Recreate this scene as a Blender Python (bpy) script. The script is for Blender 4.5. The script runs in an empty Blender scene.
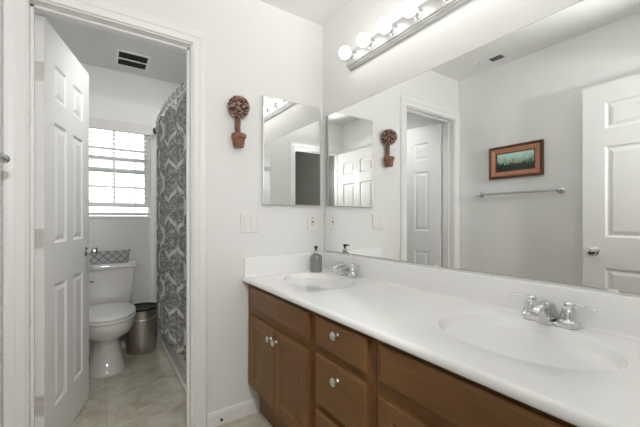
import bpy, bmesh, math, random
from mathutils import Vector, Matrix
random.seed(7)
PI = math.pi
sc = bpy.context.scene
C = sc.collection

# ------------------------------------------------------------------ camera
cd = bpy.data.cameras.new('camera'); cam = bpy.data.objects.new('camera', cd); C.objects.link(cam)
cd.sensor_fit = 'HORIZONTAL'; cd.sensor_width = 36; cd.lens = 323.6 / 640 * 36
cd.shift_y = 5.5 / 640; cd.clip_start = 0.01
cam.location = (-1.247, -1.80, 1.137); cam.rotation_euler = (PI / 2, 0, -math.radians(34.2))
sc.camera = cam

# ------------------------------------------------------------------ light
BULB = 6.6            # emission of the vanity bulbs
w = bpy.data.worlds.new('sky'); sc.world = w; w.use_nodes = True
bg = w.node_tree.nodes['Background']; bg.inputs[1].default_value = 3.5
_t = w.node_tree.nodes.new('ShaderNodeTexCoord'); _s = w.node_tree.nodes.new('ShaderNodeSeparateXYZ'); _r = w.node_tree.nodes.new('ShaderNodeValToRGB')
w.node_tree.links.new(_t.outputs['Generated'], _s.inputs[0]); w.node_tree.links.new(_s.outputs[2], _r.inputs[0]); w.node_tree.links.new(_r.outputs[0], bg.inputs[0])
_r.color_ramp.elements[0].position = 0.0; _r.color_ramp.elements[0].color = (.10, .10, .09, 1)      # ground below the horizon
_r.color_ramp.elements[1].position = 0.02; _r.color_ramp.elements[1].color = (.95, .97, 1.0, 1)
def fill_spot(name, energy, loc, rx, size, rz=-34.2, rad=.03):  # spot added as fill light, not a fixture of the rooms
    fl = bpy.data.lights.new(name, 'SPOT'); fl.energy = energy; fl.shadow_soft_size = rad; fl.spot_size = math.radians(size); fl.spot_blend = .8; fl.color = (1.0, .985, .97)
    o = bpy.data.objects.new(name, fl); C.objects.link(o); o.location = loc; o.rotation_euler = (math.radians(rx), 0, math.radians(rz))
fill_spot('camera_fill', 9, (-1.247, -1.80, 1.60), 92, 160)           # added fill at the camera, aimed straight ahead
fill_spot('ceiling_bounce_fill', 44, (-1.20, -1.70, 1.60), 143, 90, -48)         # added fill aimed up to bounce off the ceiling
fill_spot('hall_fill', 64, (-1.11, -2.55, 1.80), 84, 125, -12, .06)        # unseen fill added in the hall, shining through the doorway
fill_spot('toilet_room_fill', 25, (-.76, .30, 2.30), 40, 150, 20, .08)     # unseen fill added high in the toilet room to brighten it
sc.view_settings.view_transform = 'Standard'; sc.view_settings.look = 'None'
sc.view_settings.gamma = 1; sc.view_settings.use_curve_mapping = False
sc.view_settings.exposure = 0.0
sc.cycles.max_bounces = 16; sc.cycles.diffuse_bounces = 9; sc.cycles.glossy_bounces = 8; sc.cycles.transmission_bounces = 8

# ------------------------------------------------------------------ materials
def mat(name, col, rough=0.5, metal=0.0, spec=0.5, emit=None, coat=0.0):
    m = bpy.data.materials.new(name); m.use_nodes = True
    b = m.node_tree.nodes['Principled BSDF']
    b.inputs['Base Color'].default_value = (*col, 1); b.inputs['Roughness'].default_value = rough
    b.inputs['Metallic'].default_value = metal; b.inputs['Specular IOR Level'].default_value = spec
    b.inputs['Coat Weight'].default_value = coat
    if emit:
        b.inputs['Emission Color'].default_value = (*emit[0], 1); b.inputs['Emission Strength'].default_value = emit[1]
    return m
def N(m, t, **kw):
    n = m.node_tree.nodes.new(t)
    for k, v in kw.items():
        if k.startswith('i_'): n.inputs[k[2:].replace('_', ' ')].default_value = v
        else: setattr(n, k, v)
    return n
def L(m, a, b): m.node_tree.links.new(a, b)
def bsdf(m): return m.node_tree.nodes['Principled BSDF']
def coords(m, scale=(1, 1, 1), out='Object'):
    t = N(m, 'ShaderNodeTexCoord'); mp = N(m, 'ShaderNodeMapping'); mp.inputs['Scale'].default_value = scale
    L(m, t.outputs[out], mp.inputs['Vector']); return mp.outputs[0]
def ramp(m, stops):
    r = N(m, 'ShaderNodeValToRGB'); e = r.color_ramp.elements
    while len(e) < len(stops): e.new(0.5)
    for i, (p, c) in enumerate(stops): e[i].position = p; e[i].color = (*c, 1)
    return r
def bump(m, vec, scale, strength, dist=0.001, detail=3):
    n = N(m, 'ShaderNodeTexNoise'); n.inputs['Scale'].default_value = scale; n.inputs['Detail'].default_value = detail
    L(m, vec, n.inputs['Vector']); b = N(m, 'ShaderNodeBump'); b.inputs['Strength'].default_value = strength; b.inputs['Distance'].default_value = dist
    L(m, n.outputs[0], b.inputs['Height']); L(m, b.outputs[0], bsdf(m).inputs['Normal']); return n
def noisy(name, c1, c2, scale, rough, vscale=(1, 1, 1), **kw):
    m = mat(name, c1, rough, **kw); v = coords(m, vscale)
    n = N(m, 'ShaderNodeTexNoise'); n.inputs['Scale'].default_value = scale; n.inputs['Detail'].default_value = 5
    L(m, v, n.inputs['Vector']); r = ramp(m, [(0.3, c1), (0.7, c2)]); L(m, n.outputs[0], r.inputs[0]); L(m, r.outputs[0], bsdf(m).inputs['Base Color'])
    return m

M = {}
M['wall'] = noisy('wall_paint', (0.835, 0.835, 0.825), (0.85, 0.85, 0.84), 3, 0.85); bump(M['wall'], coords(M['wall']), 140, 0.25)
M['ceil'] = noisy('ceiling_paint', (0.82, 0.82, 0.81), (0.835, 0.835, 0.825), 3, 0.9); bump(M['ceil'], coords(M['ceil']), 70, 0.5, 0.002)
M['trim'] = noisy('white_trim_paint', (0.865, 0.865, 0.855), (0.875, 0.875, 0.865), 5, 0.4)
M['door'] = noisy('white_door_paint', (0.865, 0.865, 0.855), (0.875, 0.875, 0.865), 5, 0.45); bump(M['door'], coords(M['door'], (60, 60, 4)), 3, 0.12)
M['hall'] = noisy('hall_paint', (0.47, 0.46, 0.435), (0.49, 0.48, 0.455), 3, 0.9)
M['mirror'] = mat('mirror_glass', (0.93, 0.94, 0.935), 0.0, 1.0)
M['edge'] = mat('mirror_edge', (0.42, 0.43, 0.42), 0.3, 0.4)
M['rim'] = mat('polished_mirror_rim', (0.62, 0.62, 0.61), 0.4, 0.3)
M['chrome'] = mat('chrome', (0.70, 0.70, 0.71), 0.06, 1.0)
M['nickel'] = mat('brushed_nickel', (0.80, 0.78, 0.74), 0.28, 1.0)
M['satin'] = mat('satin_chrome', (0.60, 0.60, 0.59), 0.42, 1.0)
M['hinge'] = mat('hinge_metal', (0.86, 0.83, 0.81), 0.3, 0.8)
M['steel'] = noisy('brushed_steel', (0.50, 0.46, 0.42), (0.60, 0.56, 0.52), 4, 0.28, (60, 60, 1), metal=1.0)
M['counter'] = noisy('cultured_marble', (0.90, 0.90, 0.893), (0.915, 0.915, 0.908), 2.5, 0.22, coat=0.3)
M['porcelain'] = mat('porcelain', (0.83, 0.82, 0.80), 0.12, coat=0.5)
M['plastic'] = noisy('white_plastic', (0.85, 0.845, 0.83), (0.86, 0.855, 0.84), 20, 0.35)
M['black'] = noisy('black_plastic', (0.012, 0.012, 0.012), (0.02, 0.02, 0.02), 20, 0.4)
M['dark'] = noisy('dark_gap', (0.07, 0.07, 0.07), (0.09, 0.09, 0.09), 8, 0.8)
M['blind'] = noisy('blind_vinyl', (0.72, 0.71, 0.69), (0.75, 0.74, 0.72), 12, 0.5)
M['bulb'] = mat('lit_bulb', (1, 1, 1), 0.3, emit=((1.0, 0.975, 0.94), BULB))
M['terracotta'] = noisy('terracotta', (0.19, 0.085, 0.056), (0.33, 0.16, 0.11), 60, 0.8)
M['bark'] = noisy('bark', (0.10, 0.05, 0.035), (0.34, 0.20, 0.15), 60, 0.9, (1, 1, .2))
M['frame_dark'] = noisy('frame_dark_wood', (0.085, 0.025, 0.012), (0.15, 0.05, 0.025), 20, 0.35, (1, 6, 6))
M['frame_copper'] = noisy('frame_copper_gilt', (0.42, 0.19, 0.11), (0.52, 0.26, 0.16), 40, 0.35)
M['tub'] = mat('tub_enamel', (0.72, 0.71, 0.70), 0.2)
M['ring'] = mat('curtain_ring', (0.10, 0.10, 0.10), 0.3, 0.8)
M['glassbottle'] = noisy('grey_speckled_bottle', (0.19, 0.19, 0.18), (0.36, 0.36, 0.35), 160, 0.25, metal=0.3)

# wood of the vanity
def wood(name, vs):
    m = mat(name, (0.1, 0.05, 0.02), 0.42, spec=.35)
    v = coords(m, vs)
    n = N(m, 'ShaderNodeTexNoise'); n.inputs['Scale'].default_value = 3.0; n.inputs['Detail'].default_value = 8; n.inputs['Roughness'].default_value = .6; n.inputs['Distortion'].default_value = 0.6
    L(m, v, n.inputs['Vector'])
    r = ramp(m, [(0.2, (0.155, 0.070, 0.022)), (0.5, (0.198, 0.094, 0.032)), (0.8, (0.240, 0.120, 0.044))])
    L(m, n.outputs[0], r.inputs[0]); L(m, r.outputs[0], bsdf(m).inputs['Base Color'])
    b = N(m, 'ShaderNodeBump'); b.inputs['Strength'].default_value = .12; b.inputs['Distance'].default_value = .001
    L(m, n.outputs[0], b.inputs['Height']); L(m, b.outputs[0], bsdf(m).inputs['Normal'])
    return m
M['wood_h'] = wood('stained_maple_horizontal', (7, 1.5, 7))
M['wood_v'] = wood('stained_maple_vertical', (7, 7, 1.5))

# floor tile
m = M['floor'] = mat('stone_look_tile', (0.5, 0.45, 0.38), 0.4)
v = coords(m)
n1 = N(m, 'ShaderNodeTexNoise'); n1.inputs['Scale'].default_value = 7.5; n1.inputs['Detail'].default_value = 9; n1.inputs['Roughness'].default_value = .62; n1.inputs['Distortion'].default_value = .7
L(m, v, n1.inputs['Vector'])
r = ramp(m, [(0.28, (0.40, 0.34, 0.25)), (0.45, (0.58, 0.54, 0.44)), (0.58, (0.67, 0.65, 0.56)), (0.75, (0.74, 0.73, 0.66))])
L(m, n1.outputs[0], r.inputs[0])
mp = N(m, 'ShaderNodeMapping'); mp.inputs['Location'].default_value = (1.217 + .457 * 4, -.95 + .457 * 10, 0)
tc = N(m, 'ShaderNodeTexCoord'); L(m, tc.outputs['Object'], mp.inputs[0])
br = N(m, 'ShaderNodeTexBrick', offset=0.0, squash=1.0)
br.inputs['Scale'].default_value = 1; br.inputs['Brick Width'].default_value = .457; br.inputs['Row Height'].default_value = .457
br.inputs['Mortar Size'].default_value = .0022; br.inputs['Mortar Smooth'].default_value = .3
br.inputs['Color1'].default_value = (1, 1, 1, 1); br.inputs['Color2'].default_value = (.94, .94, .94, 1); br.inputs['Mortar'].default_value = (.68, .66, .62, 1)
L(m, mp.outputs[0], br.inputs['Vector'])
mx = N(m, 'ShaderNodeMix', data_type='RGBA', blend_type='MULTIPLY'); mx.inputs[0].default_value = 1
L(m, r.outputs[0], mx.inputs[6]); L(m, br.outputs['Color'], mx.inputs[7]); L(m, mx.outputs[2], bsdf(m).inputs['Base Color'])

# window glass: clear
m = M['glass'] = bpy.data.materials.new('window_glass'); m.use_nodes = True
nt = m.node_tree; nt.nodes.remove(nt.nodes['Principled BSDF'])
tr = nt.nodes.new('ShaderNodeBsdfTransparent'); tr.inputs[0].default_value = (.95, .97, .96, 1)
gl = nt.nodes.new('ShaderNodeBsdfGlossy'); gl.inputs['Roughness'].default_value = 0.02
ms = nt.nodes.new('ShaderNodeMixShader'); ms.inputs[0].default_value = .06
nt.links.new(tr.outputs[0], ms.inputs[1]); nt.links.new(gl.outputs[0], ms.inputs[2]); nt.links.new(ms.outputs[0], nt.nodes['Material Output'].inputs[0])

# shower curtain: white ogee trellis and speckled damask on grey, in UV metres
m = M['curtain'] = mat('curtain_cloth', (0.2, 0.2, 0.2), 0.75)
tc = N(m, 'ShaderNodeTexCoord'); sx = N(m, 'ShaderNodeSeparateXYZ'); L(m, tc.outputs['UV'], sx.inputs[0])
def mth(op, a, b=None, c=None):
    n = N(m, 'ShaderNodeMath', operation=op)
    for i, q in enumerate((a, b, c)):
        if q is None: continue
        if isinstance(q, (int, float)): n.inputs[i].default_value = q
        else: L(m, q, n.inputs[i])
    return n.outputs[0]
W_, H_ = 0.40, 0.39
s = mth('SINE', mth('MULTIPLY', mth('ADD', sx.outputs[1], .06), 2 * PI / H_))
s = mth('MINIMUM', mth('MAXIMUM', mth('MULTIPLY', s, 1.06), -1.0), 1.0)
c_ = mth('MULTIPLY', s, W_ / 4 * .92)
d0 = mth('ABSOLUTE', mth('WRAP', mth('SUBTRACT', sx.outputs[0], c_), W_ / 2, -W_ / 2))
d1 = mth('ABSOLUTE', mth('WRAP', mth('ADD', mth('SUBTRACT', sx.outputs[0], W_ / 2), c_), W_ / 2, -W_ / 2))
dm = mth('MINIMUM', d0, d1)
line = mth('LESS_THAN', mth('ABSOLUTE', mth('SUBTRACT', dm, .011)), .0085)
vo = N(m, 'ShaderNodeTexVoronoi', feature='DISTANCE_TO_EDGE'); vo.inputs['Scale'].default_value = 55; mpv = N(m, 'ShaderNodeMapping'); mpv.inputs['Scale'].default_value = (.5, 1, 1); L(m, tc.outputs['UV'], mpv.inputs[0]); L(m, mpv.outputs[0], vo.inputs['Vector'])
nz = N(m, 'ShaderNodeTexNoise'); nz.inputs['Scale'].default_value = 30; L(m, tc.outputs['UV'], nz.inputs['Vector'])
speck = mth('MULTIPLY', mth('LESS_THAN', vo.outputs[0], .13), mth('GREATER_THAN', nz.outputs[0], .47))
# medallion in each cell
fac = mth('MAXIMUM', line, mth('MULTIPLY', speck, .42))
r = N(m, 'ShaderNodeMix', data_type='RGBA'); L(m, fac, r.inputs[0]); r.inputs[6].default_value = (.19, .195, .197, 1); r.inputs[7].default_value = (.66, .68, .68, 1)
L(m, r.outputs[2], bsdf(m).inputs['Base Color'])

# woven basket
m = M['basket'] = mat('grey_woven_cord', (0.4, 0.42, 0.42), 0.8)
tc = N(m, 'ShaderNodeTexCoord'); sx = N(m, 'ShaderNodeSeparateXYZ'); L(m, tc.outputs['Object'], sx.inputs[0])
a1 = mth('ABSOLUTE', mth('WRAP', mth('ADD', sx.outputs[0], sx.outputs[2]), .03, -.03))
a2 = mth('ABSOLUTE', mth('WRAP', mth('SUBTRACT', sx.outputs[0], sx.outputs[2]), .03, -.03))
ln = mth('LESS_THAN', mth('MINIMUM', a1, a2), .005)
r = N(m, 'ShaderNodeMix', data_type='RGBA'); L(m, ln, r.inputs[0]); r.inputs[6].default_value = (.50, .52, .52, 1); r.inputs[7].default_value = (.20, .21, .21, 1)
L(m, r.outputs[2], bsdf(m).inputs['Base Color'])

# seeds of the topiary ball
m = M['seeds'] = mat('dried_seed_pods', (0.2, 0.1, 0.08), 0.6)
vo = N(m, 'ShaderNodeTexVoronoi'); vo.inputs['Scale'].default_value = 105; L(m, coords(m), vo.inputs['Vector'])
r = ramp(m, [(0.0, (0.04, 0.018, 0.014)), (0.35, (0.14, 0.05, 0.038)), (0.6, (0.30, 0.15, 0.115)), (0.85, (0.62, 0.50, 0.42))])
sp = N(m, 'ShaderNodeSeparateColor'); L(m, vo.outputs['Color'], sp.inputs[0]); L(m, sp.outputs[0], r.inputs[0]); L(m, r.outputs[0], bsdf(m).inputs['Base Color'])

# painting: pale green sky over a dark field with light figures (object coords: Y width, Z height, metres)
m = M['painting'] = mat('painted_canvas', (0.3, 0.4, 0.3), 0.5)
tc = N(m, 'ShaderNodeTexCoord'); sx = N(m, 'ShaderNodeSeparateXYZ'); L(m, tc.outputs['Object'], sx.inputs[0])
nz = N(m, 'ShaderNodeTexNoise'); nz.inputs['Scale'].default_value = 28; nz.inputs['Detail'].default_value = 6; L(m, tc.outputs['Object'], nz.inputs['Vector'])
h = mth('ADD', mth('DIVIDE', mth('SUBTRACT', sx.outputs[2], .065), .14), mth('MULTIPLY', mth('SUBTRACT', nz.outputs[0], .5), .55))
r1 = ramp(m, [(0.0, (.012, .02, .015)), (.34, (.03, .06, .045)), (.42, (.10, .17, .12)), (.5, (.30, .47, .38)), (.8, (.55, .76, .66)), (1.0, (.68, .84, .75))])
L(m, h, r1.inputs[0])
vo = N(m, 'ShaderNodeTexVoronoi'); vo.inputs['Scale'].default_value = 34; L(m, tc.outputs['Object'], vo.inputs['Vector'])
band = mth('MULTIPLY', mth('LESS_THAN', mth('ABSOLUTE', mth('SUBTRACT', sx.outputs[2], .135)), .022), mth('LESS_THAN', vo.outputs['Distance'], .33))
band = mth('MULTIPLY', band, mth('LESS_THAN', mth('ABSOLUTE', sx.outputs[1]), .085))
r2 = ramp(m, [(0, (.60, .58, .42)), (.5, (.45, .12, .06)), (1, (.7, .7, .62))]); sp = N(m, 'ShaderNodeSeparateColor'); L(m, vo.outputs['Color'], sp.inputs[0]); L(m, sp.outputs[1], r2.inputs[0])
x_ = N(m, 'ShaderNodeMix', data_type='RGBA'); L(m, band, x_.inputs[0]); L(m, r1.outputs[0], x_.inputs[6]); L(m, r2.outputs[0], x_.inputs[7])
L(m, x_.outputs[2], bsdf(m).inputs['Base Color'])

# ------------------------------------------------------------------ mesh helpers
def box(bm, x0, x1, y0, y1, z0, z1):
    v = [bm.verts.new(p) for p in [(x0, y0, z0), (x1, y0, z0), (x1, y1, z0), (x0, y1, z0), (x0, y0, z1), (x1, y0, z1), (x1, y1, z1), (x0, y1, z1)]]
    for f in [(0, 3, 2, 1), (4, 5, 6, 7), (0, 1, 5, 4), (1, 2, 6, 5), (2, 3, 7, 6), (3, 0, 4, 7)]: bm.faces.new([v[i] for i in f])
def loft(bm, rings, cap0=True, cap1=True, closed=True):
    R = [[bm.verts.new(p) for p in r] for r in rings]
    n = len(R[0])
    for a, b in zip(R, R[1:]):
        for i in range(n if closed else n - 1):
            j = (i + 1) % n; bm.faces.new([a[i], a[j], b[j], b[i]])
    if cap0: bm.faces.new(R[0][::-1])
    if cap1: bm.faces.new(R[-1])
    return R
def lathe(bm, prof, n=32, o=(0, 0, 0), mx=None, sx=1, sy=1):
    """prof: (radius, height) list; axis z, moved by mx then o"""
    rings = []
    for r_, z_ in prof:
        ring = []
        for i in range(n):
            a = 2 * PI * i / n; p = Vector((max(r_, 1e-5) * math.cos(a) * sx, max(r_, 1e-5) * math.sin(a) * sy, z_))
            if mx: p = mx @ p
            ring.append(p + Vector(o))
        rings.append(ring)
    loft(bm, rings)
def tube(bm, pts, r_, n=12, squash=None):
    pts = [Vector(p) for p in pts]; rr = r_ if isinstance(r_, (list, tuple)) else [r_] * len(pts)
    rings = []; up = None
    for i, p in enumerate(pts):
        t = (pts[min(i + 1, len(pts) - 1)] - pts[max(i - 1, 0)]).normalized()
        if up is None: up = Vector((0, 0, 1)) if abs(t.z) < .9 else Vector((0, 1, 0))
        sd = t.cross(up).normalized(); u2 = sd.cross(t).normalized()
        q = squash or 1
        rings.append([p + (sd * math.cos(2 * PI * k / n) + u2 * q * math.sin(2 * PI * k / n)) * rr[i] for k in range(n)])
    loft(bm, rings)
def nested(bm, rects, f, cap0=True, cap1=True):
    """rects: (u0,u1,v0,v1,d) -> one shell of nested rectangles; f maps (u,v,d) to a point"""
    loft(bm, [[f(u0, v0, d), f(u1, v0, d), f(u1, v1, d), f(u0, v1, d)] for u0, u1, v0, v1, d in rects], cap0, cap1)
def obj(name, bm, m, parent=None, smooth=False, bevel=0, seg=2, **props):
    bmesh.ops.remove_doubles(bm, verts=bm.verts, dist=1e-6)
    bmesh.ops.recalc_face_normals(bm, faces=bm.faces)
    me = bpy.data.meshes.new(name); bm.to_mesh(me); bm.free()
    o = bpy.data.objects.new(name, me); C.objects.link(o); o.parent = parent
    for q in (m if isinstance(m, (list, tuple)) else [m]): me.materials.append(q)
    if smooth:
        for p in me.polygons: p.use_smooth = True
        if smooth != 'full':
            md = o.modifiers.new('sharp', 'EDGE_SPLIT'); md.split_angle = math.radians(smooth if smooth is not True else 40)
    if bevel:
        md = o.modifiers.new('bevel', 'BEVEL'); md.width = bevel; md.segments = seg; md.limit_method = 'ANGLE'; md.angle_limit = math.radians(35)
    for k, v_ in props.items(): o[k] = v_
    return o
def B(): return bmesh.new()
def struct(name, bm, m, **k): o = obj(name, bm, m, **k); o['kind'] = 'structure'; return o
def thing(name, label, cat, loc=(0, 0, 0), rz=0, group=None):
    o = bpy.data.objects.new(name, None); C.objects.link(o); o.empty_display_size = .1
    o.location = loc; o.rotation_euler = (0, 0, rz); o['label'] = label; o['category'] = cat
    if group: o['group'] = group
    return o
def tag(o, label, cat, group=None):
    o['label'] = label; o['category'] = cat
    if group: o['group'] = group
    return o
def kids(o): return [c for c in bpy.data.objects if c.parent == o]
def dup(o, parent=None):
    c = o.copy(); C.objects.link(c); c.parent = parent
    for ch in kids(o): dup(ch, c)
    return c

CH = 2.44; LX = -1.573; RY = -1.80; WY = 1.55; T = .11   # ceiling, left wall, rear wall, toilet room far wall, wall thickness
OX0, OX1, OZ = -1.497, -.844, 2.064      # toilet room doorway
RX0, RX1 = -1.505, -.795; RZZ = 2.03                 # entry doorway in the rear wall
WX0, WX1, WZ0, WZ1 = -1.43, -.857, 1.146, 1.985   # window opening
HY = -3.3                               # far wall of the hall

# ------------------------------------------------------------------ structure
b = B(); box(b, LX - T, T, HY - T, WY + T + .06, -.1, 0); struct('floor', b, M['floor'])
b = B(); box(b, LX - T, T, RY - T / 2, WY + T + .06, CH, CH + .1); struct('ceiling', b, M['ceil'])
b = B(); box(b, LX - T, LX, RY - T, WY, 0, CH); struct('wall_left', b, M['wall'])
b = B(); box(b, 0, T, RY - T, WY, 0, CH); struct('wall_right', b, M['wall'])
# wall between the rooms (with doorway)
b = B(); box(b, LX, OX0, 0, T, 0, CH); box(b, OX0, OX1, 0, T, OZ, CH); box(b, OX1, 0, 0, T, 0, CH); struct('wall_back', b, M['wall'])
# rear wall with entry doorway
b = B(); box(b, LX, RX0, RY - T, RY, 0, CH); box(b, RX0, RX1, RY - T, RY, RZZ, CH); box(b, RX1, 0, RY - T, RY, 0, CH); struct('wall_rear', b, M['wall'])
# far wall of the toilet room with the window
b = B(); Y0, Y1 = WY, WY + T + .05
box(b, LX - T, WX0, Y0, Y1, 0, CH); box(b, WX1, T, Y0, Y1, 0, CH); box(b, WX0, WX1, Y0, Y1, 0, WZ0); box(b, WX0, WX1, Y0, Y1, WZ1, CH)
struct('wall_toilet_room', b, M['wall'])
# tile surround around the tub
b = B(); box(b, -.80, 0, WY - .008, WY, .38, 2.1); box(b, -.008, 0, T, WY - .008, .38, 2.1); box(b, -.80, 0, T, T + .008, .38, 2.1)
struct('wall_tub_surround', b, M['tub'])
# hall beyond the entry
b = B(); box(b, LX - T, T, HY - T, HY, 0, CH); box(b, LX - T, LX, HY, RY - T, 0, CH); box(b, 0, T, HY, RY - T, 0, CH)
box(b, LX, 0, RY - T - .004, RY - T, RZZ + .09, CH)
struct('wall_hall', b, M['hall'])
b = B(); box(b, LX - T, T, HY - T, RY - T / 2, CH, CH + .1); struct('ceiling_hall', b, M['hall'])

def casing(x0, x1, z1, f):
    """U-shaped mitred casing; f(x, d, z): d = standing out of the wall"""
    prof = [(0.004, 0), (0.004, .011), (.010, .013), (.034, .013), (.040, .017), (.056, .019), (.068, .019), (.074, .012), (.074, 0)]
    b = B()
    loft(b, [[f(x0 - a, d, 0), f(x0 - a, d, z1 + a), f(x1 + a, d, z1 + a), f(x1 + a, d, 0)] for a, d in prof], False, False, closed=False)
    return b
def jamb(x0, x1, z1, y0, y1, stop):
    b = B(); t = .004
    box(b, x0, x0 + t, y0, y1, 0, z1); box(b, x1 - t, x1, y0, y1, 0, z1); box(b, x0, x1, y0, y1, z1 - t, z1)
    s0, s1 = stop
    box(b, x0 + t, x0 + t + .01, s0, s1, 0, z1 - t); box(b, x1 - t - .01, x1 - t, s0, s1, 0, z1 - t); box(b, x0 + t, x1 - t, s0, s1, z1 - t - .01, z1 - t)
    return b
struct('trim_1', casing(OX0, OX1, OZ, lambda x, d, z: (x, -d, z)), M['trim'])
struct('trim_2', casing(OX0, OX1, OZ, lambda x, d, z: (x, T + d, z)), M['trim'])
struct('trim_3', jamb(OX0, OX1, OZ, -.002, T + .002, (.045, .072)), M['trim'])
struct('trim_4', casing(RX0 + .012, RX1, RZZ, lambda x, d, z: (x, RY + d, z)), M['trim'])
struct('trim_5', jamb(RX0, RX1, RZZ, RY - T - .002, RY + .002, (RY - .08, RY - .045)), M['trim'])
def baseboard(name, pts_inner, n):
    """pts: start and end on the wall line; n: outward normal"""
    (x0, y0), (x1, y1) = pts_inner; nx, ny = n; b = B()
    prof = [(0, 0), (.013, 0), (.013, .058), (.009, .070), (.004, .078), (0, .078)]
    loft(b, [[(x0 + nx * d, y0 + ny * d, z) for d, z in prof], [(x1 + nx * d, y1 + ny * d, z) for d, z in prof]])
    struct(name, b, M['trim'])
baseboard('baseboard_back', ((OX1 + .075, 0), (-.452, 0)), (0, -1))
baseboard('baseboard_left', ((LX, RY + .02), (LX, -.02)), (1, 0))
baseboard('baseboard_toilet_room', ((LX, WY), (-.80, WY)), (0, -1))
baseboard('baseboard_toilet_left', ((LX, T + .02), (LX, WY - .014)), (1, 0))
baseboard('baseboard_rear', ((RX1 + .075, RY), (-.452, RY)), (0, 1))

# ------------------------------------------------------------------ six-panel doors
def leaf_mesh(wd, ht, st, mid, th=.035):
    """local: x along the leaf from the hinge, y 0..-th thickness, z up"""
    pw = (wd - 2 * st - mid) / 2
    us = [0, st, st + pw, st + pw + mid, wd - st, wd]
    zs = [0, .215, .815, 1.01, 1.60, 1.71, 1.885, ht]
    b = B()
    for side in (0, 1):
        for i in range(5):
            for j in range(7):
                u0, u1, v0, v1 = us[i], us[i + 1], zs[j], zs[j + 1]
                f = (lambda u, v, d: (u, -d, v)) if side == 0 else (lambda u, v, d: (u, -th + d, v))
                if i in (1, 3) and j in (1, 3, 5):
                    rc = [(0, 0), (.004, .001), (.012, .008), (.020, .009), (.040, .003), (.042, .0025)]
                    nested(b, [(u0 + a, u1 - a, v0 + a, v1 - a, d) for a, d in rc], f, False, True)
                else:
                    b.faces.new([b.verts.new(f(*p, 0)) for p in ((u0, v0), (u1, v0), (u1, v1), (u0, v1))])
    o = [(0, 0), (wd, 0), (wd, ht), (0, ht)]
    # the rim
    def strip(pts):
        for (p, q) in zip(pts, pts[1:]): b.faces.new([b.verts.new(x) for x in ((p[0], 0, p[1]), (q[0], 0, q[1]), (q[0], -th, q[1]), (p[0], -th, p[1]))])
    strip([(u, 0) for u in us]); strip([(u, ht) for u in us]); strip([(0, z) for z in zs]); strip([(wd, z) for z in zs])
    return b
def knob(parent, x, z, y0, s, name='door_knob'):
    b = B(); mx = Matrix.Rotation(-PI / 2 * s, 3, 'X')
    lathe(b, [(0, 0), (.031, 0), (.031, .003), (.026, .007), (.012, .010), (.010, .028), (.013, .034), (.024, .040), (.028, .048), (.026, .055), (.016, .060), (0, .062)], 28, (x, y0, z), mx)
    return obj(name, b, M['chrome'], parent, smooth=True)
def hinge(parent, z, x=0, y=0):
    b = B()
    box(b, x - .0005, x + .001, y - .034, y - .002, z - .045, z + .045)
    for k in range(3): tube(b, [(x - .006, y + .006, z - .045 + k * .0305), (x - .006, y + .006, z - .045 + k * .0305 + .0285)], .006, 10)
    for sy in (-.010, -.026):
        for sz in (-.032, 0, .032): lathe(b, [(0, 0), (.0035, 0), (.003, .001), (0, .0015)], 8, (x, y + sy, z + sz), Matrix.Rotation(-PI / 2, 3, 'Y'))
    return obj('hinge', b, M['hinge'], parent, smooth=30)

# toilet room door, swung into the toilet room; local x runs along the leaf, local -y is the face turned to +x
ang = math.atan2(.970, .243)
t = thing('panel_door', 'white six-panel door standing open into the toilet room, beside the toilet', 'door', (OX0 + .007, T + .013, .008), ang)
obj('door_leaf', leaf_mesh(.622, 2.045, .108, .088), M['door'], t)
knob(t, .562, .930, -.035, -1); knob(t, .562, .930, 0, 1)
for z in (1.795, 1.040, .285): hinge(t, z)
b = B(); box(b, .6215, .623, -.028, -.007, .885, .945); obj('latch_plate', b, M['nickel'], t)
# entry door, swung back against the left wall
t = thing('panel_door', 'white six-panel door swung back against the towel bar wall, seen in the big mirror', 'door', (-1.500, RY + .012, .008), PI / 2)
obj('door_leaf', leaf_mesh(.80, 2.008, .115, .10), M['door'], t)
knob(t, .74, .918, -.035, -1); knob(t, .74, .918, 0, 1)
for z in (1.795, 1.040, .285): hinge(t, z)
b = B(); box(b, .7995, .801, -.028, -.007, .885, .945); obj('latch_plate', b, M['nickel'], t)

# ------------------------------------------------------------------ window with blind
fy = lambda y: (lambda u, v, d: (u, y + d, v))
b = B(); f = fy(WY + .062)
nested(b, [(WX0, WX1, WZ0, WZ1, .06), (WX0, WX1, WZ0, WZ1, 0), (WX0 + .018, WX1 - .018, WZ0 + .018, WZ1 - .018, 0), (WX0 + .018, WX1 - .018, WZ0 + .018, WZ1 - .018, .06)], f, False, False)
wn = struct('window_1', b, M['trim'])
def sash(z0, z1, y, zm, name):
    b = B(); x0, x1 = WX0 + .018, WX1 - .018; r_ = .03; cx = (x0 + x1) / 2
    nested(b, [(x0, x1, z0, z1, .022), (x0, x1, z0, z1, 0), (x0 + r_, x1 - r_, z0 + r_ + .008, z1 - r_, 0), (x0 + r_, x1 - r_, z0 + r_ + .008, z1 - r_, .022), (x0, x1, z0, z1, .022)], fy(y), False, False)
    box(b, cx - .007, cx + .007, y + .006, y + .016, z0 + .03, z1 - .028); box(b, x0 + .028, x1 - .028, y + .007, y + .015, zm - .007, zm + .007)
    s_ = obj(name, b, M['trim'], wn); s_['kind'] = 'structure'
    b = B(); box(b, x0 + r_ - .003, x1 - r_ + .003, y + .018, y + .020, z0 + r_, z1 - r_ + .003); g = obj('pane', b, M['glass'], s_)
sash(1.555, WZ1 - .018, WY + .090, 1.763, 'upper_sash'); sash(1.245, 1.690, WY + .064, 1.425, 'lower_sash')
b = B(); box(b, WX0 + .0005, WX1 - .0005, WY - .012, WY + .062, WZ0 + .0005, WZ0 + .014); obj('window_sill', b, M['trim'], wn, bevel=.003)
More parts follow.
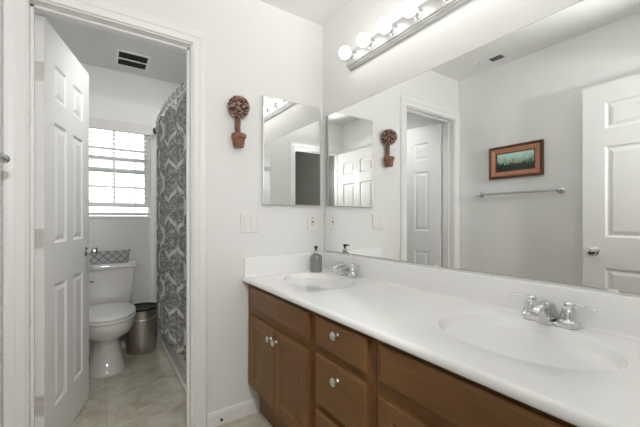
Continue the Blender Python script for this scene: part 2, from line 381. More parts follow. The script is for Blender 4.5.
bl = thing('window_blind', 'white horizontal slat blind hanging open in the toilet room window', 'blind', ((WX0 + WX1) / 2, WY + .028, WZ0))
hw = (WX1 - WX0) / 2 - .006; ht = WZ1 - WZ0
b = B(); box(b, -hw, hw, -.022, .022, ht - .055, ht - .002); obj('head_rail', b, M['blind'], bl, bevel=.002)
b = B(); box(b, -hw - .004, hw + .004, -.034, -.026, ht - .075, ht + .012); obj('valance', b, M['blind'], bl, bevel=.002)
zb = .035; nsl = 19
for k in range(nsl):
    z = zb + .035 + k * (ht - .075 - zb - .03) / (nsl - 1)
    b = B(); n_ = 6
    prof = [(-.022 + .044 * i / n_, z + .003 * math.sin(PI * i / n_) + (i / n_ - .5) * .004) for i in range(n_ + 1)]
    rr = prof + [(y, zz - .0018) for y, zz in reversed(prof)]
    loft(b, [[(-hw, y, zz) for y, zz in rr], [(hw, y, zz) for y, zz in rr]]); obj('slat', b, M['blind'], bl)
b = B(); box(b, -hw, hw, -.020, .020, zb - .010, zb + .012); obj('bottom_rail', b, M['blind'], bl, bevel=.003)
for x in (-.165, .165):
    b = B()
    for y in (-.024, .024): tube(b, [(x, y, zb), (x, y, ht - .05)], .0017, 6)
    obj('ladder_cord', b, M['blind'], bl)
b = B(); tube(b, [(hw - .03, -.028, ht - .06), (hw - .032, -.029, ht - .30)], .0015, 6); lathe(b, [(0, 0), (.005, .002), (.006, .02), (.002, .03), (0, .031)], 10, (hw - .032, -.029, ht - .33)); obj('pull_cord', b, M['blind'], bl)

# ------------------------------------------------------------------ vanity cabinets
FX = -.53
def fr(u, v, d): return (FX - d, -u, v)   # u = distance from the back wall, d = out of the face frame
def cab_knob(parent, u, z, x=FX - .02):
    b = B(); lathe(b, [(0, 0), (.009, 0), (.007, .003), (.0055, .010), (.007, .014), (.0145, .018), (.0155, .022), (.012, .026), (0, .028)], 24, (x, -u, z), Matrix.Rotation(-PI / 2, 3, 'Y'))
    return obj('knob', b, M['nickel'], parent, smooth=True)
def door_front(parent, u0, u1, v0, v1, ku, kz):
    b = B(); ins = [(0, 0), (0, .016), (.006, .020), (.050, .020), (.055, .0175), (.060, .0125), (.064, .0105), (.078, .0085)]
    nested(b, [(u0 + a, u1 - a, v0 + a, v1 - a, d) for a, d in ins], fr)
    o = obj('door', b, M['wood_v'], parent); cab_knob(o, ku, kz); return o
def slab_front(parent, name, u0, u1, v0, v1, kz=None):
    b = B(); ins = [(0, 0), (0, .014), (.003, .017), (.010, .0205), (.014, .0205)]
    nested(b, [(u0 + a, u1 - a, v0 + a, v1 - a, d) for a, d in ins], fr)
    o = obj(name, b, M['wood_h'], parent)
    if kz: cab_knob(o, (u0 + u1) / 2, kz)
    return o
ZB, ZT = .182, .7755
def carcass(parent, u0, u1, opens):
    b = B(); q = .016; box(b, FX + .02, -.002, -u0 - q, -u0, ZB, ZT); box(b, FX + .02, -.002, -u1, -u1 + q, ZB, ZT); box(b, FX + .02, -.002, -u1 + q, -u0 - q, ZB, ZB + q); box(b, -.010, -.002, -u1 + q, -u0 - q, ZB + q, ZT)
    # face frame: front sheet with stiles and rails
    box(b, FX, FX + .02, -u1, -u0, ZB, ZT)
    obj('cabinet_body', b, M['wood_v'], parent, bevel=.001, seg=1)
    b = B(); box(b, -.465, -.45, -u1, -u0, 0, ZB); obj('toe_kick', b, M['wood_h'], parent)
t = thing('vanity_cabinet', 'dark brown wooden vanity cabinet with two doors, against the wall below the soap bottle', 'cabinet')
carcass(t, .002, .7095, None)
slab_front(t, 'false_drawer_front', .066, .685, .642, .757)
door_front(t, .066, .3735, .202, .600, .347, .548); door_front(t, .3775, .685, .202, .600, .404, .548)
t = thing('drawer_cabinet', 'dark brown wooden cabinet with a column of three drawers, between the two door cabinets', 'cabinet')
carcass(t, .7115, 1.0585, None)
slab_front(t, 'drawer', .737, 1.033, .642, .757, .725); slab_front(t, 'drawer', .737, 1.033, .418, .612, .562); slab_front(t, 'drawer', .737, 1.033, .202, .392, .345)
t = thing('vanity_cabinet', 'dark brown wooden vanity cabinet under the large oval basin nearest the camera', 'cabinet')
carcass(t, 1.0605, 1.797, None)
slab_front(t, 'false_drawer_front', 1.087, 1.74, .642, .757)
door_front(t, 1.087, 1.4115, .202, .600, 1.385, .548); door_front(t, 1.4155, 1.74, .202, .600, 1.442, .548)

# ------------------------------------------------------------------ vanity top with two integral basins
CZ = .805; XF = -.555
t = thing('bathroom_countertop', 'long glossy white vanity countertop with two integral oval basins and low backsplash', 'countertop')
SINKS = [(-.258, -.328), (-.262, -1.355)]; SA, SB = .172, .232      # half depth (x), half width (y)
b = B(); xb = -.018; UY = .26
def quad(x0, x1, y0, y1): b.faces.new([b.verts.new(p) for p in ((x0, y0, CZ), (x1, y0, CZ), (x1, y1, CZ), (x0, y1, CZ))])
cuts = [-.018, SINKS[0][1] + UY, SINKS[0][1] - UY, SINKS[1][1] + UY, SINKS[1][1] - UY, -1.798]
quad(XF, xb, cuts[1], cuts[0]); quad(XF, xb, cuts[3], cuts[2]); quad(XF, xb, cuts[5], cuts[4])
for sx_, sy_ in SINKS:
    x0, x1, y0, y1 = XF, xb, sy_ - UY, sy_ + UY
    angs = sorted([2 * PI * i / 96 for i in range(96)] + [math.atan2(y - sy_, x - sx_) % (2 * PI) for x in (x0, x1) for y in (y0, y1)])
    def edgept(a):
        c, s_ = math.cos(a), math.sin(a); ts = []
        if abs(c) > 1e-9: ts.append(((x1 if c > 0 else x0) - sx_) / c)
        if abs(s_) > 1e-9: ts.append(((y1 if s_ > 0 else y0) - sy_) / s_)
        k = min(ts); return (sx_ + c * k, sy_ + s_ * k)
    rings = [[(*edgept(a), CZ) for a in angs]]
    prof = [(1.012, 0.0), (1.006, -.0005), (.995, -.0025), (.985, -.006)] + [(k, -.006 - .154 * (1 - (k / .985) ** 2.2)) for k in (.965, .94, .91, .87, .82, .76, .69, .61, .52, .42, .31, .20, .11)]
    for k, dz in prof:
        rg = []
        for a in angs:
            # ellipse point at the polar angle
            c, s_ = math.cos(a), math.sin(a); rr = 1 / math.sqrt((c / SA) ** 2 + (s_ / SB) ** 2)
            rg.append((sx_ + c * rr * k, sy_ + s_ * rr * k, CZ + dz))
        rings.append(rg)
    loft(b, rings, False, True)
# rolled front edge
prof = [(XF, CZ)] + [(XF - .015 * math.sin(q), CZ - .015 + .015 * math.cos(q)) for q in (.3, .6, .9, 1.2, PI / 2)] + [(XF - .015, CZ - .019)] + [(XF - .015 + .008 * (1 - math.cos(q)), CZ - .019 - .008 * math.sin(q)) for q in (.5, 1.0, PI / 2)] + [(-.002, CZ - .027)]
loft(b, [[(x, cuts[0], z) for x, z in prof], [(x, cuts[5], z) for x, z in prof]], False, False, closed=False)
top = obj('counter_slab', b, M['counter'], t, smooth=50)
for p in top.data.polygons:
    if abs(p.center.z - CZ) < 1e-4 and p.normal.z < 0: p.flip()
def cove_prof(hh=.113):  # (distance from wall, z)
    return [(0, CZ - .026), (.018, CZ - .026), (.0265, CZ + .0002), (.022, CZ + .002), (.0195, CZ + .006), (.0185, CZ + .012), (.018, CZ + hh - .007), (.0165, CZ + hh - .002), (.013, CZ + hh), (0, CZ + hh)]
b = B(); loft(b, [[(-d, -.0185, z) for d, z in cove_prof()], [(-d, -1.798, z) for d, z in cove_prof()]]); obj('backsplash', b, M['counter'], t, smooth=50)
b = B(); loft(b, [[(-.0005, -d, z) for d, z in cove_prof(.108)], [(-.556, -d, z) for d, z in cove_prof(.108)]]); obj('side_splash', b, M['counter'], t, smooth=50)
for sx_, sy_ in SINKS:
    b = B(); lathe(b, [(0, 0), (.021, 0), (.021, .002), (.018, .004), (.014, .003), (0, .006)], 24, (sx_, sy_, CZ - .1605)); obj('drain', b, M['chrome'], t, smooth=True)

# ------------------------------------------------------------------ faucets
def faucet(x, y, label):
    t = thing('faucet', label, 'faucet', (x, y, CZ + .0002), 0, None)
    # local: spout runs to -x; handles at +-y
    b = B()
    def oval(k, z): return [((.027 * k) * math.cos(a), (.052 + .027 * k) * math.sin(a) if False else math.copysign(1, math.sin(a)) * .050 * (1 if abs(math.sin(a)) > 1e-6 else 0) + .027 * k * math.sin(a), z) for a in [2 * PI * (i + .5) / 40 for i in range(40)]]
    loft(b, [oval(1, 0), oval(1, .006), oval(.92, .010), oval(.8, .012)]); obj('base_plate', b, M['chrome'], t, smooth=True)
    b = B(); rings = []
    for xx, z, hwid, hh in [(.014, .010, .017, .002), (.012, .030, .017, .012), (.004, .048, .0165, .016), (-.014, .060, .0155, .014), (-.038, .064, .0145, .0115), (-.066, .062, .0135, .010), (-.092, .055, .0125, .009), (-.108, .046, .0115, .008)]:
        k = 16; rings.append([(xx + hh * .35 * math.sin(2 * PI * i / k), hwid * math.copysign(abs(math.cos(2 * PI * i / k)) ** .7, math.cos(2 * PI * i / k)), z + hh * math.copysign(abs(math.sin(2 * PI * i / k)) ** .7, math.sin(2 * PI * i / k))) for i in range(k)])
    loft(b, rings)
    # wedge-shaped body below the spout
    loft(b, [[(.020, -.022, .009), (.020, .022, .009), (-.050, .020, .009), (-.050, -.020, .009)], [(.015, -.019, .034), (.015, .019, .034), (-.062, .0165, .034), (-.062, -.0165, .034)], [(.002, -.0155, .058), (.002, .0155, .058), (-.078, .014, .056), (-.078, -.014, .056)]])
    obj('spout', b, M['chrome'], t, smooth=50)
    b = B(); lathe(b, [(0, 0), (.0105, 0), (.0105, .012), (0, .012)], 20, (-.102, 0, .030)); obj('aerator', b, M['nickel'], t, smooth=True)
    for s_ in (-1, 1):
        b = B(); lathe(b, [(0, .004), (.028, .004), (.0295, .008), (.0295, .019), (.026, .023), (.0235, .026), (.0225, .034), (.019, .050), (.0145, .062), (.0125, .064), (.014, .068), (.014, .073), (.009, .078), (0, .079)], 28, (0, s_ * .052, 0))
        h_ = obj('handle', b, M['chrome'], t, smooth=True)
        b = B(); pts = [(-.001, s_ * .055, .072), (-.004, s_ * .075, .076), (-.008, s_ * .095, .073), (-.012, s_ * .112, .069), (-.014, s_ * .124, .069)]
        tube(b, pts, [.006, .0055, .006, .0075, .006], 12, .45); obj('lever', b, M['chrome'], h_, smooth=True)
    return t
faucet(-.060, -.330, 'small chrome two-handle faucet behind the far basin, next to the soap bottle')
faucet(-.059, -1.357, 'chrome two-handle faucet behind the near oval basin')

# soap bottle
t = thing('soap_dispenser', 'grey speckled soap pump bottle with black top in the corner of the countertop', 'soap dispenser', (-.122, -.10, CZ + .0005))
b = B(); lathe(b, [(0, 0), (.036, 0), (.0385, .004), (.0385, .088), (.036, .098), (.027, .107), (.016, .111), (.014, .120), (0, .120)], 36); obj('bottle', b, M['glassbottle'], t, smooth=True)
b = B(); lathe(b, [(0, .118), (.0165, .118), (.0165, .132), (.012, .135), (0, .135)], 24); obj('collar', b, M['nickel'], t, smooth=True)
b = B(); lathe(b, [(0, .134), (.006, .134), (.006, .146), (.011, .148), (.011, .160), (.008, .163), (0, .163)], 20); tube(b, [(0, 0, .156), (-.010, -.013, .157), (-.018, -.024, .154)], [.0065, .0055, .004], 10); obj('pump', b, M['black'], t, smooth=True)

# ------------------------------------------------------------------ mirrors
b = B(); nested(b, [(.036, 1.795, CZ + .122, 1.818, .0005), (.036, 1.795, CZ + .122, 1.818, .0045), (.0385, 1.7925, CZ + .1245, 1.8155, .006)], lambda u, v, d: (-d, -u, v))
mm = thing('wall_mirror', 'large frameless mirror covering the wall above the countertop', 'mirror', (0, 0, 0))
g = obj('mirror_glass', b, [M['edge'], M['mirror']], mm)
for p in g.data.polygons:
    if p.normal.x < -.99: p.material_index = 1
for y in (-.30, -.9, -1.5):
    b = B(); box(b, -.0085, -.0062, y - .012, y + .012, CZ + .1135, CZ + .1265); obj('mirror_clip', b, M['plastic'], mm)
def med_cabinet(label, loc, rz):
    t = thing('medicine_cabinet', label, 'medicine cabinet', loc, rz)
    w_, h_ = .412, .648     # local: x width, y out of wall is -y
    b = B(); box(b, .006, w_ - .006, -.012, -.0005, .006, h_ - .006); obj('cabinet_rim', b, M['plastic'], t)
    b = B(); nested(b, [(0, w_, 0, h_, .012), (0, w_, 0, h_, .024), (.004, w_ - .004, .004, h_ - .004, .0255)], lambda u, v, d: (u, -d, v))
    g = obj('mirror_door', b, [M['rim'], M['mirror']], t)
    for p in g.data.polygons:
        if p.normal.y < -.99: p.material_index = 1
    return t
med_cabinet('mirrored medicine cabinet on the wall beside the topiary, above the light switch', (-.449, 0, 1.223), 0)
med_cabinet('second mirrored medicine cabinet, a grey sliver reflected in the one beside the topiary', (-.037, RY, 1.223), PI)

# ------------------------------------------------------------------ vanity light bar
t = thing('vanity_light_bar', 'chrome vanity light bar with a row of round lit bulbs above the big mirror', 'light fixture', (0, 0, 0))
by0, by1 = -.298, -1.502; zc = 2.078
b = B(); prof = [(0, -.052), (.018, -.052), (.020, -.046), (.027, -.044), (.029, -.038), (.036, -.036), (.038, -.031), (.038, .031), (.036, .036), (.029, .038), (.027, .044), (.020, .046), (.018, .052), (0, .052)]
loft(b, [[(-.0005 - d, by0, zc + z) for d, z in prof], [(-.0005 - d, by1, zc + z) for d, z in prof]]); obj('back_plate', b, M['satin'], t, bevel=.001)
for k in range(8):
    y = -.365 - k * .1535
    b = B(); lathe(b, [(0, 0), (.024, 0), (.024, .004), (.019, .006), (.019, .028), (.017, .031), (0, .031)], 24, (-.038, y, zc), Matrix.Rotation(-PI / 2, 3, 'Y'))
    s_ = obj('socket', b, M['chrome'], t, smooth=True)
    b = B(); R_ = .0335
    lathe(b, [(.013, -.001), (.0155, .003)] + [(R_ * math.sin(q), -.002 + .036 - R_ * math.cos(q)) for q in [.5 + (PI - .5) * i / 14 for i in range(15)]], 28, (-.067, y, zc), Matrix.Rotation(-PI / 2, 3, 'Y'))
    obj('bulb', b, M['bulb'], s_, smooth='full')

# ------------------------------------------------------------------ wall plates
t = thing('light_switch', 'white two-rocker light switch plate on the wall left of the outlet', 'light switch', (-.522, 0, 1.057))
yf = lambda u, v, d: (u, -d, v)
b = B(); nested(b, [(-.058, .058, 0, .117, .0003), (-.058, .058, 0, .117, .006), (-.054, .054, .004, .113, .0085)], yf); obj('plate', b, M['plastic'], t)
for x in (-.023, .023):
    b = B(); loft(b, [[(x - .0155, -.006, .026), (x + .0155, -.006, .026), (x + .0155, -.006, .091), (x - .0155, -.006, .091)], [(x - .0155, -.0145, .026), (x + .0155, -.0145, .026), (x + .0155, -.0095, .091), (x - .0155, -.0095, .091)]]); nested(b, [(x - .0185, x + .0185, .023, .094, .0085), (x - .0185, x + .0185, .023, .094, .0105), (x - .017, x + .017, .0245, .0925, .0105), (x - .017, x + .017, .0245, .0925, .0086)], yf, False, False)
    obj('rocker', b, M['plastic'], t)
for x in (-.023, .023):
    for z in (.0105, .1065): b = B(); lathe(b, [(0, 0), (.003, 0), (.0025, .001), (0, .0013)], 10, (x, -.0083, z), Matrix.Rotation(PI / 2, 3, 'X')); obj('screw', b, M['nickel'], t)
t = thing('wall_outlet', 'white wall outlet with dark slots and buttons below the medicine cabinet', 'outlet', (-.088, 0, 1.06))
b = B(); nested(b, [(-.036, .036, 0, .117, .0003), (-.036, .036, 0, .117, .004), (-.032, .032, .004, .113, .0065)], yf); obj('plate', b, M['plastic'], t)
b = B(); nested(b, [(-.0165, .0165, .024, .093, .006), (-.0165, .0165, .024, .093, .0085), (-.0155, .0155, .025, .092, .009)], yf); obj('receptacle', b, M['plastic'], t)
for z in (.036, .076):
    b = B()
    box(b, -.0075, -.0055, -.0094, -.008, z, z + .008); box(b, .0055, .0075, -.0094, -.008, z, z + .008)
    lathe(b, [(0, 0), (.0025, 0), (.0025, .0014), (0, .0014)], 8, (0, -.008, z - .005 if z < .05 else z + .012), Matrix.Rotation(PI / 2, 3, 'X')); obj('plug_slots', b, M['dark'], t)
b = B(); box(b, -.008, .008, -.0105, -.0085, .052, .0565); box(b, -.008, .008, -.0105, -.0085, .0595, .064); obj('test_button', b, M['black'], t)

# ------------------------------------------------------------------ topiary on the wall
t = thing('wall_topiary', 'dried seed-pod ball topiary in a small terracotta pot hung on the wall', 'wall decoration', (-.603, 0, 1.540))
b = B()
def blob(c, r_, sub=1):
    o0 = len(b.verts); bmesh.ops.create_icosphere(b, subdivisions=sub, radius=r_, matrix=Matrix.Translation(c))
blob((0, -.040, .226), .052, 3)
ga = PI * (3 - 5 ** .5)
for i in range(300):
    z = 1 - 2 * (i + .5) / 300; rr = math.sqrt(1 - z * z); a = ga * i
    d = Vector((rr * math.cos(a), rr * math.sin(a), z))
    if .24 and (-.040 + d.y * .055) > -.006: continue
    q = d.to_track_quat('Z', 'Y').to_matrix().to_4x4()
    bmesh.ops.create_cone(b, cap_ends=True, segments=6, radius1=.0062, radius2=.0018, depth=.013, matrix=Matrix.Translation(Vector((0, -.040, .226)) + d * (.054 + random.random() * .004)) @ q @ Matrix.Rotation(random.uniform(-.4, .4), 4, 'X') )
obj('seed_ball', b, M['seeds'], t)
b = B()
for k in range(5):
    a0 = k * 1.3; tube(b, [(.009 * math.cos(a0 + z * 25), -.026 + .009 * math.sin(a0 + z * 25), .060 + z) for z in (0, .025, .05, .075, .10, .125)], .0075, 8)
obj('trunk', b, M['bark'], t, smooth=True)
b = B(); lathe(b, [(0, 0), (.025, 0), (.028, .004), (.034, .050), (.038, .052), (.040, .056), (.040, .071), (.037, .074), (.031, .070), (.031, .064), (0, .064)], 30, (0, -.0415, 0)); obj('pot', b, M['terracotta'], t, smooth=30)

# ------------------------------------------------------------------ towel bar and picture on the left wall
t = thing('towel_bar', 'chrome towel bar on the wall under the small framed picture, seen in the mirror', 'towel bar', (LX, -.525, 1.35))
b = B(); tube(b, [(.045, -.30, 0), (.045, .30, 0)], .009, 14); obj('bar', b, M['satin'], t, smooth=True)
for y in (-.30, .30):
    b = B(); lathe(b, [(0, .0003), (.025, .0003), (.025, .005), (.018, .010), (.011, .016), (.010, .030), (.014, .036), (.017, .045), (.014, .055), (.006, .060), (0, .061)], 24, (0, y, 0), Matrix.Rotation(PI / 2, 3, 'Y'))
    obj('bracket', b, M['chrome'], t, smooth=True)
t = thing('framed_picture', 'small landscape painting in a wide copper and dark wood frame, seen in the mirror', 'picture', (LX, -.511, 1.476))
xf = lambda u, v, d: (d, u, v)
PW, PH = .206, .268
b = B(); nested(b, [(-PW + a, PW - a, a, PH - a, d) for a, d in [(0, .001), (0, .026), (.006, .031), (.018, .029), (.022, .022)]], xf, False, False); obj('outer_frame', b, M['frame_dark'], t)
b = B(); nested(b, [(-PW + a, PW - a, a, PH - a, d) for a, d in [(.020, .018), (.021, .024), (.030, .025), (.050, .016), (.056, .017)]], xf, False, False); obj('inner_frame', b, M['frame_copper'], t)
b = B(); nested(b, [(-PW + a, PW - a, a, PH - a, d) for a, d in [(.055, .012), (.055, .018), (.063, .018), (.064, .010)]], xf, False, False); obj('inner_lip', b, M['frame_dark'], t)
b = B(); box(b, .008, .011, -PW + .060, PW - .060, .060, PH - .060); obj('painting', b, M['painting'], t)

# ------------------------------------------------------------------ ceiling vents
def vent(label, loc, hx, hy, n, open_from, along='x', parts=2):
    t = thing('ceiling_vent', label, 'vent', loc)
    b = B(); fz = lambda u, v, d: (u, v, -d); r_ = .022
    nested(b, [(-hx, hx, -hy, hy, .0005), (-hx, hx, -hy, hy, .004), (-hx + .004, hx - .004, -hy + .004, hy - .004, .007), (-hx + r_, hx - r_, -hy + r_, hy - r_, .007), (-hx + r_, hx - r_, -hy + r_, hy - r_, .0005)], fz, False, False); obj('vent_frame', b, M['trim'], t)
    b = B(); box(b, -hx + r_, hx - r_, -hy + r_, hy - r_, -.0012, -.0004); obj('duct_opening', b, M['dark'], t)
    return t, r_
t, r_ = vent('white exhaust grille in the toilet room ceiling, with two dark slots', (-1.025, 1.262, CH), .122, .145, 0, 0)
b = B()
for k in range(17):
    y = -.118 + k * .0148
    if abs(y) < .006: continue
    loft(b, [[(x, y - .003, -.0065), (x, y + .003, -.0018), (x, y + .0036, -.0022), (x, y - .0024, -.0069)] for x in (-.10, .10)])
obj('louver', b, M['steel'], t)
b = B(); box(b, -.10, .10, -.010, .010, -.008, -.0015); obj('center_bar', b, M['trim'], t)
t, r_ = vent('white supply register in the ceiling near the big mirror reflection of the towel bar wall', (-1.412, -.392, CH), .062, .122, 0, 0)
b = B()
for k in range(10):
    y = -.095 + k * .0209
    s_ = 1 if k < 5 else -1
    loft(b, [[(x, y - .007 * 1, -.008 - .006 * s_), (x, y + .007, -.008 + .006 * s_), (x, y + .007, -.009 + .006 * s_), (x, y - .007, -.009 - .006 * s_)] for x in (-.040, .040)])
obj('louver', b, M['trim'], t)

# ------------------------------------------------------------------ toilet
TX = -1.205
t = thing('toilet', 'white two-piece toilet with closed lid beside the steel waste bin', 'toilet', (TX, WY - .004, 0))
# local: y 0 at wall, negative towards the camera
def sup(cx, cy, a, bf, bb, z, n=36, p=2.3):
    """egg outline: half width a, front half length bf (towards -y), back half length bb"""
    out = []
    for i in range(n):
        q = 2 * PI * i / n; c, s_ = math.cos(q), math.sin(q)
        x = a * math.copysign(abs(c) ** (2 / p), c); y = (bb if s_ > 0 else bf) * math.copysign(abs(s_) ** (2 / p), s_)
        out.append((cx + x, cy + y, z))
    return out
b = B()
loft(b, [sup(0, -.33, .124, .232, .20, 0, p=2.6), sup(0, -.33, .126, .234, .20, .012, p=2.6), sup(0, -.33, .116, .215, .20, .035, p=2.5), sup(0, -.33, .098, .180, .20, .12, p=2.4), sup(0, -.335, .086, .165, .20, .20), sup(0, -.365, .104, .200, .22, .245), sup(0, -.41, .158, .265, .25, .295), sup(0, -.43, .176, .288, .26, .345), sup(0, -.43, .183, .293, .262, .380), sup(0, -.43, .181, .291, .26, .392), sup(0, -.43, .15, .26, .23, .394)])
bo = obj('bowl', b, M['porcelain'], t, smooth=60); bo.scale.z = 1.05
b = B(); loft(b, [[(-.10, -.22, .20), (.10, -.22, .20), (.10, -.03, .20), (-.10, -.03, .20)], [(-.112, -.24, .385), (.112, -.24, .385), (.112, -.012, .385), (-.112, -.012, .385)], [(-.112, -.24, .396), (.112, -.24, .396), (.112, -.012, .396), (-.112, -.012, .396)]]); obj('tank_shelf', b, M['porcelain'], t, bevel=.012, seg=3)
b = B(); loft(b, [sup(0, -.445, .178, .283, .215, .397), sup(0, -.445, .186, .290, .22, .400), sup(0, -.445, .187, .291, .22, .411), sup(0, -.445, .180, .284, .214, .415), sup(0, -.445, .165, .27, .20, .421)]); bo = obj('seat', b, M['plastic'], t, smooth=60); bo.location.z = .0205
b = B(); loft(b, [sup(0, -.445, .176, .281, .212, .4165), sup(0, -.445, .185, .289, .22, .419), sup(0, -.445, .185, .289, .22, .428), sup(0, -.445, .178, .282, .214, .434), sup(0, -.445, .13, .21, .16, .438), sup(0, -.445, .05, .08, .06, .440)]); bo = obj('lid', b, M['plastic'], t, smooth=60); bo.location.z = .0275
def tankring(hw_, y0, y1, z, r_=.03):
    pts = []
    for cx, cy, a0 in ((hw_ - r_, y0 + r_, -PI / 2), (hw_ - r_, y1 - r_, 0), (-hw_ + r_, y1 - r_, PI / 2), (-hw_ + r_, y0 + r_, PI)):
        for k in range(6): a = a0 + PI / 2 * k / 5; pts.append((cx + r_ * math.cos(a), cy + r_ * math.sin(a), z))
    return pts
b = B(); loft(b, [tankring(.17, -.185, -.01, .397), tankring(.180, -.195, -.008, .41), tankring(.195, -.205, -.006, .57), tankring(.212, -.212, -.004, .733)]); obj('tank', b, M['porcelain'], t, smooth=50)
b = B(); loft(b, [tankring(.220, -.222, -.002, .734), tankring(.226, -.228, -.001, .738), tankring(.227, -.229, 0, .762), tankring(.220, -.222, -.004, .772), tankring(.20, -.20, -.02, .775)]); obj('tank_lid', b, M['porcelain'], t, smooth=50)
b = B(); lathe(b, [(0, 0), (.014, 0), (.014, .01), (0, .012)], 16, (-.15, -.21, .65), Matrix.Rotation(PI / 2, 3, 'X')); tube(b, [(-.15, -.222, .65), (-.12, -.23, .648), (-.08, -.232, .640)], [.006, .006, .008], 10); obj('flush_lever', b, M['chrome'], t, smooth=True)

# basket on the tank
t = thing('storage_basket', 'grey woven rectangular basket sitting on the toilet tank lid', 'basket', (TX - .02, WY - .115, .7755))
b = B()
def rr_(hx, hy, z, r_=.02):
    pts = []
    for cx, cy, a0 in ((hx - r_, -hy + r_, -PI / 2), (hx - r_, hy - r_, 0), (-hx + r_, hy - r_, PI / 2), (-hx + r_, -hy + r_, PI)):
        for k in range(5): a = a0 + PI / 2 * k / 4; pts.append((cx + r_ * math.cos(a), cy + r_ * math.sin(a), z))
    return pts
loft(b, [rr_(.165, .070, 0), rr_(.175, .080, .003), rr_(.183, .085, .085), rr_(.178, .080, .085), rr_(.168, .072, .008), rr_(.16, .065, .006)]); obj('basket_body', b, M['basket'], t)
b = B(); p_ = rr_(.183, .085, .086); tube(b, p_ + [p_[0]], .0035, 8); obj('rim', b, M['basket'], t, smooth=True)
for x in (-.183, .183):
    b = B(); tube(b, [(x, -.03, .084), (x * 1.03, -.03, .10), (x * 1.03, .03, .10), (x, .03, .084)], .003, 8); obj('handle', b, M['black'], t, smooth=True)

# waste bin
t = thing('waste_bin', 'round brushed steel waste bin with black liner behind the toilet', 'waste bin', (-.948, 1.385, .0005))
b = B(); lathe(b, [(0, 0), (.112, 0), (.115, .006), (.120, .10), (.130, .32), (.133, .372), (.135, .376), (.130, .378), (.128, .34), (.112, .02), (0, .015)], 44); obj('bin_body', b, M['steel'], t, smooth=40)
b = B(); lathe(b, [(.1335, .366), (.1362, .374), (.1362, .380), (.130, .382), (.124, .378), (.118, .33), (.105, .10), (0, .05)], 44); obj('bin_liner', b, M['black'], t, smooth=50)
b = B(); tube(b, [(.137 * math.cos(a), .137 * math.sin(a), .352 - .060 * math.sin(PI * (a - PI) / PI) ** 1) for a in [PI + PI * i / 18 for i in range(19)]], .0055, 8); obj('handle', b, M['nickel'], t, smooth=True)

# ------------------------------------------------------------------ tub, rod, curtain
t = thing('bathtub', 'white bathtub whose low front shows under the shower curtain', 'bathtub', (0, 0, 0))
b = B(); x0, x1, y0, y1, zt = -.765, -.010, T + .002, WY - .010, .38
f = lambda u, v, d: (u, v, d)
nested(b, [(x0, x1, y0, y1, 0), (x0, x1, y0, y1, .05), (x0 + .010, x1, y0, y1, .06), (x0 + .010, x1, y0, y1, .34), (x0 - .004, x1, y0, y1, .352), (x0 - .004, x1, y0, y1, zt), (x0 + .07, x1 - .05, y0 + .08, y1 - .08, zt), (x0 + .09, x1 - .07, y0 + .11, y1 - .11, zt - .03), (x0 + .13, x1 - .12, y0 + .20, y1 - .18, .08), (x0 + .20, x1 - .18, y0 + .28, y1 - .26, .06)], f)
obj('tub_shell', b, M['tub'], t, bevel=.006, seg=3)
b = B(); box(b, -.785, -.766, T + .09, WY - .014, 0, .018); struct('baseboard_tub', b, M['trim'], bevel=.004)
RZ = 1.955
def rodpt(y):  # bowed rod: x at y
    s_ = (y - T) / (WY - T); return -.79 - .02 * s_ - .06 * math.sin(PI * s_)
t = thing('curtain_rod', 'curved metal curtain rod running over the tub below the ceiling', 'curtain rod', (0, 0, 0))
b = B(); tube(b, [(rodpt(T + .0005 + (WY - .009 - T) * i / 30), T + .0005 + (WY - .009 - T) * i / 30, RZ) for i in range(31)], .0125, 12); obj('rod', b, M['nickel'], t, smooth=True)
for y, s_ in ((T + .0005, -1), (WY - .0085, 1)):
    b = B(); lathe(b, [(0, 0), (.034, 0), (.032, .012), (.018, .020), (0, .020)], 20, (rodpt(y), y, RZ), Matrix.Rotation(PI / 2 * s_, 3, 'X')); obj('rod_flange', b, M['ring'], t, smooth=True)
t = thing('shower_curtain', 'grey shower curtain with a white ogee trellis pattern hanging in folds', 'shower curtain', (0, 0, 0))
me = bpy.data.meshes.new('curtain_cloth'); nu, nv = 260, 60; vs = []; uv = []
ya, yb = T + .06, 1.27; arc = [0.0]; base = []
for i in range(nu + 1):
    s_ = i / nu; y = ya + (yb - ya) * s_
    base.append((rodpt(y), y, s_))
def fold(i, k):   # k: 0 top .. 1 bottom
    x, y, s_ = base[i]; amp = .008 + .009 * k
    ph = s_ * 2 * PI * 7.5
    return (x - .003 + .008 * k + amp * math.sin(ph + .4 * math.sin(3 * s_ * PI)) + .008 * math.sin(ph * .5 + 1), y + .006 * math.cos(ph * 1.0), 0)
z0, z1 = .285, RZ - .045
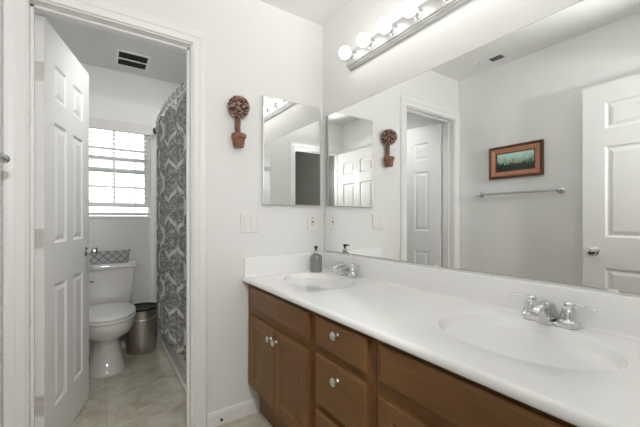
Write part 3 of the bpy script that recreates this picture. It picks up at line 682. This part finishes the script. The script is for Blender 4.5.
for j in range(nv + 1):
    k = j / nv
    for i in range(nu + 1):
        x, y, _ = fold(i, k ** .8 * .9 + .1)
        sc_ = .012 * abs(math.sin(base[i][2] * PI * 12)) * (1 - k) ** 6
        vs.append((x, y, z1 + (z0 - z1) * k - sc_))
for i in range(1, nu + 1):
    a_, c_2 = fold(i - 1, .6), fold(i, .6); arc.append(arc[-1] + math.dist(a_, c_2))
fs = [(j * (nu + 1) + i, j * (nu + 1) + i + 1, (j + 1) * (nu + 1) + i + 1, (j + 1) * (nu + 1) + i) for j in range(nv) for i in range(nu)]
me.from_pydata(vs, [], fs); ul = me.uv_layers.new(name='UVMap')
for lp in me.loops: ul.data[lp.index].uv = (arc[lp.vertex_index % (nu + 1)], vs[lp.vertex_index][2])
for p in me.polygons: p.use_smooth = True
me.materials.append(M['curtain']); o = bpy.data.objects.new('curtain_cloth', me); C.objects.link(o); o.parent = t
md = o.modifiers.new('thick', 'SOLIDIFY'); md.thickness = .0015
for k in range(12):
    y = ya + (yb - ya) * (k + .5) / 12; x = rodpt(y)
    b = B(); tube(b, [(x + .018 * math.cos(q), y + .002 * math.sin(q), RZ - .008 + .023 * math.sin(q)) for q in [2 * PI * i / 20 for i in range(21)]], .0016, 6); obj('curtain_ring', b, M['ring'], t, smooth=True)

# door stop on the baseboard
t = thing('door_stop', 'tiny dark door stop fixed to the baseboard beside the vanity', 'door stop', (-.70, -.0135, .045))
b = B(); lathe(b, [(0, 0), (.006, 0), (.005, .004), (.0035, .006), (.0035, .026), (0, .026)], 12, (0, 0, 0), Matrix.Rotation(PI / 2, 3, 'X')); obj('stem', b, M['nickel'], t, smooth=True)
b = B(); lathe(b, [(0, 0), (.0065, 0), (.0065, .010), (0, .011)], 12, (0, -.026, 0), Matrix.Rotation(PI / 2, 3, 'X')); obj('rubber_tip', b, M['black'], t, smooth=True)

# repeats of a kind
for o in bpy.data.objects:
    if o.parent is None and o.get('category'):
        k = o.name.split('.')[0]
        g = {'faucet': 'faucets on the countertop', 'vanity_cabinet': 'two-door cabinets of the vanity', 'medicine_cabinet': 'mirrored medicine cabinets', 'panel_door': 'six-panel doors', 'ceiling_vent': 'ceiling vents'}.get(k)
        if g: o['group'] = g
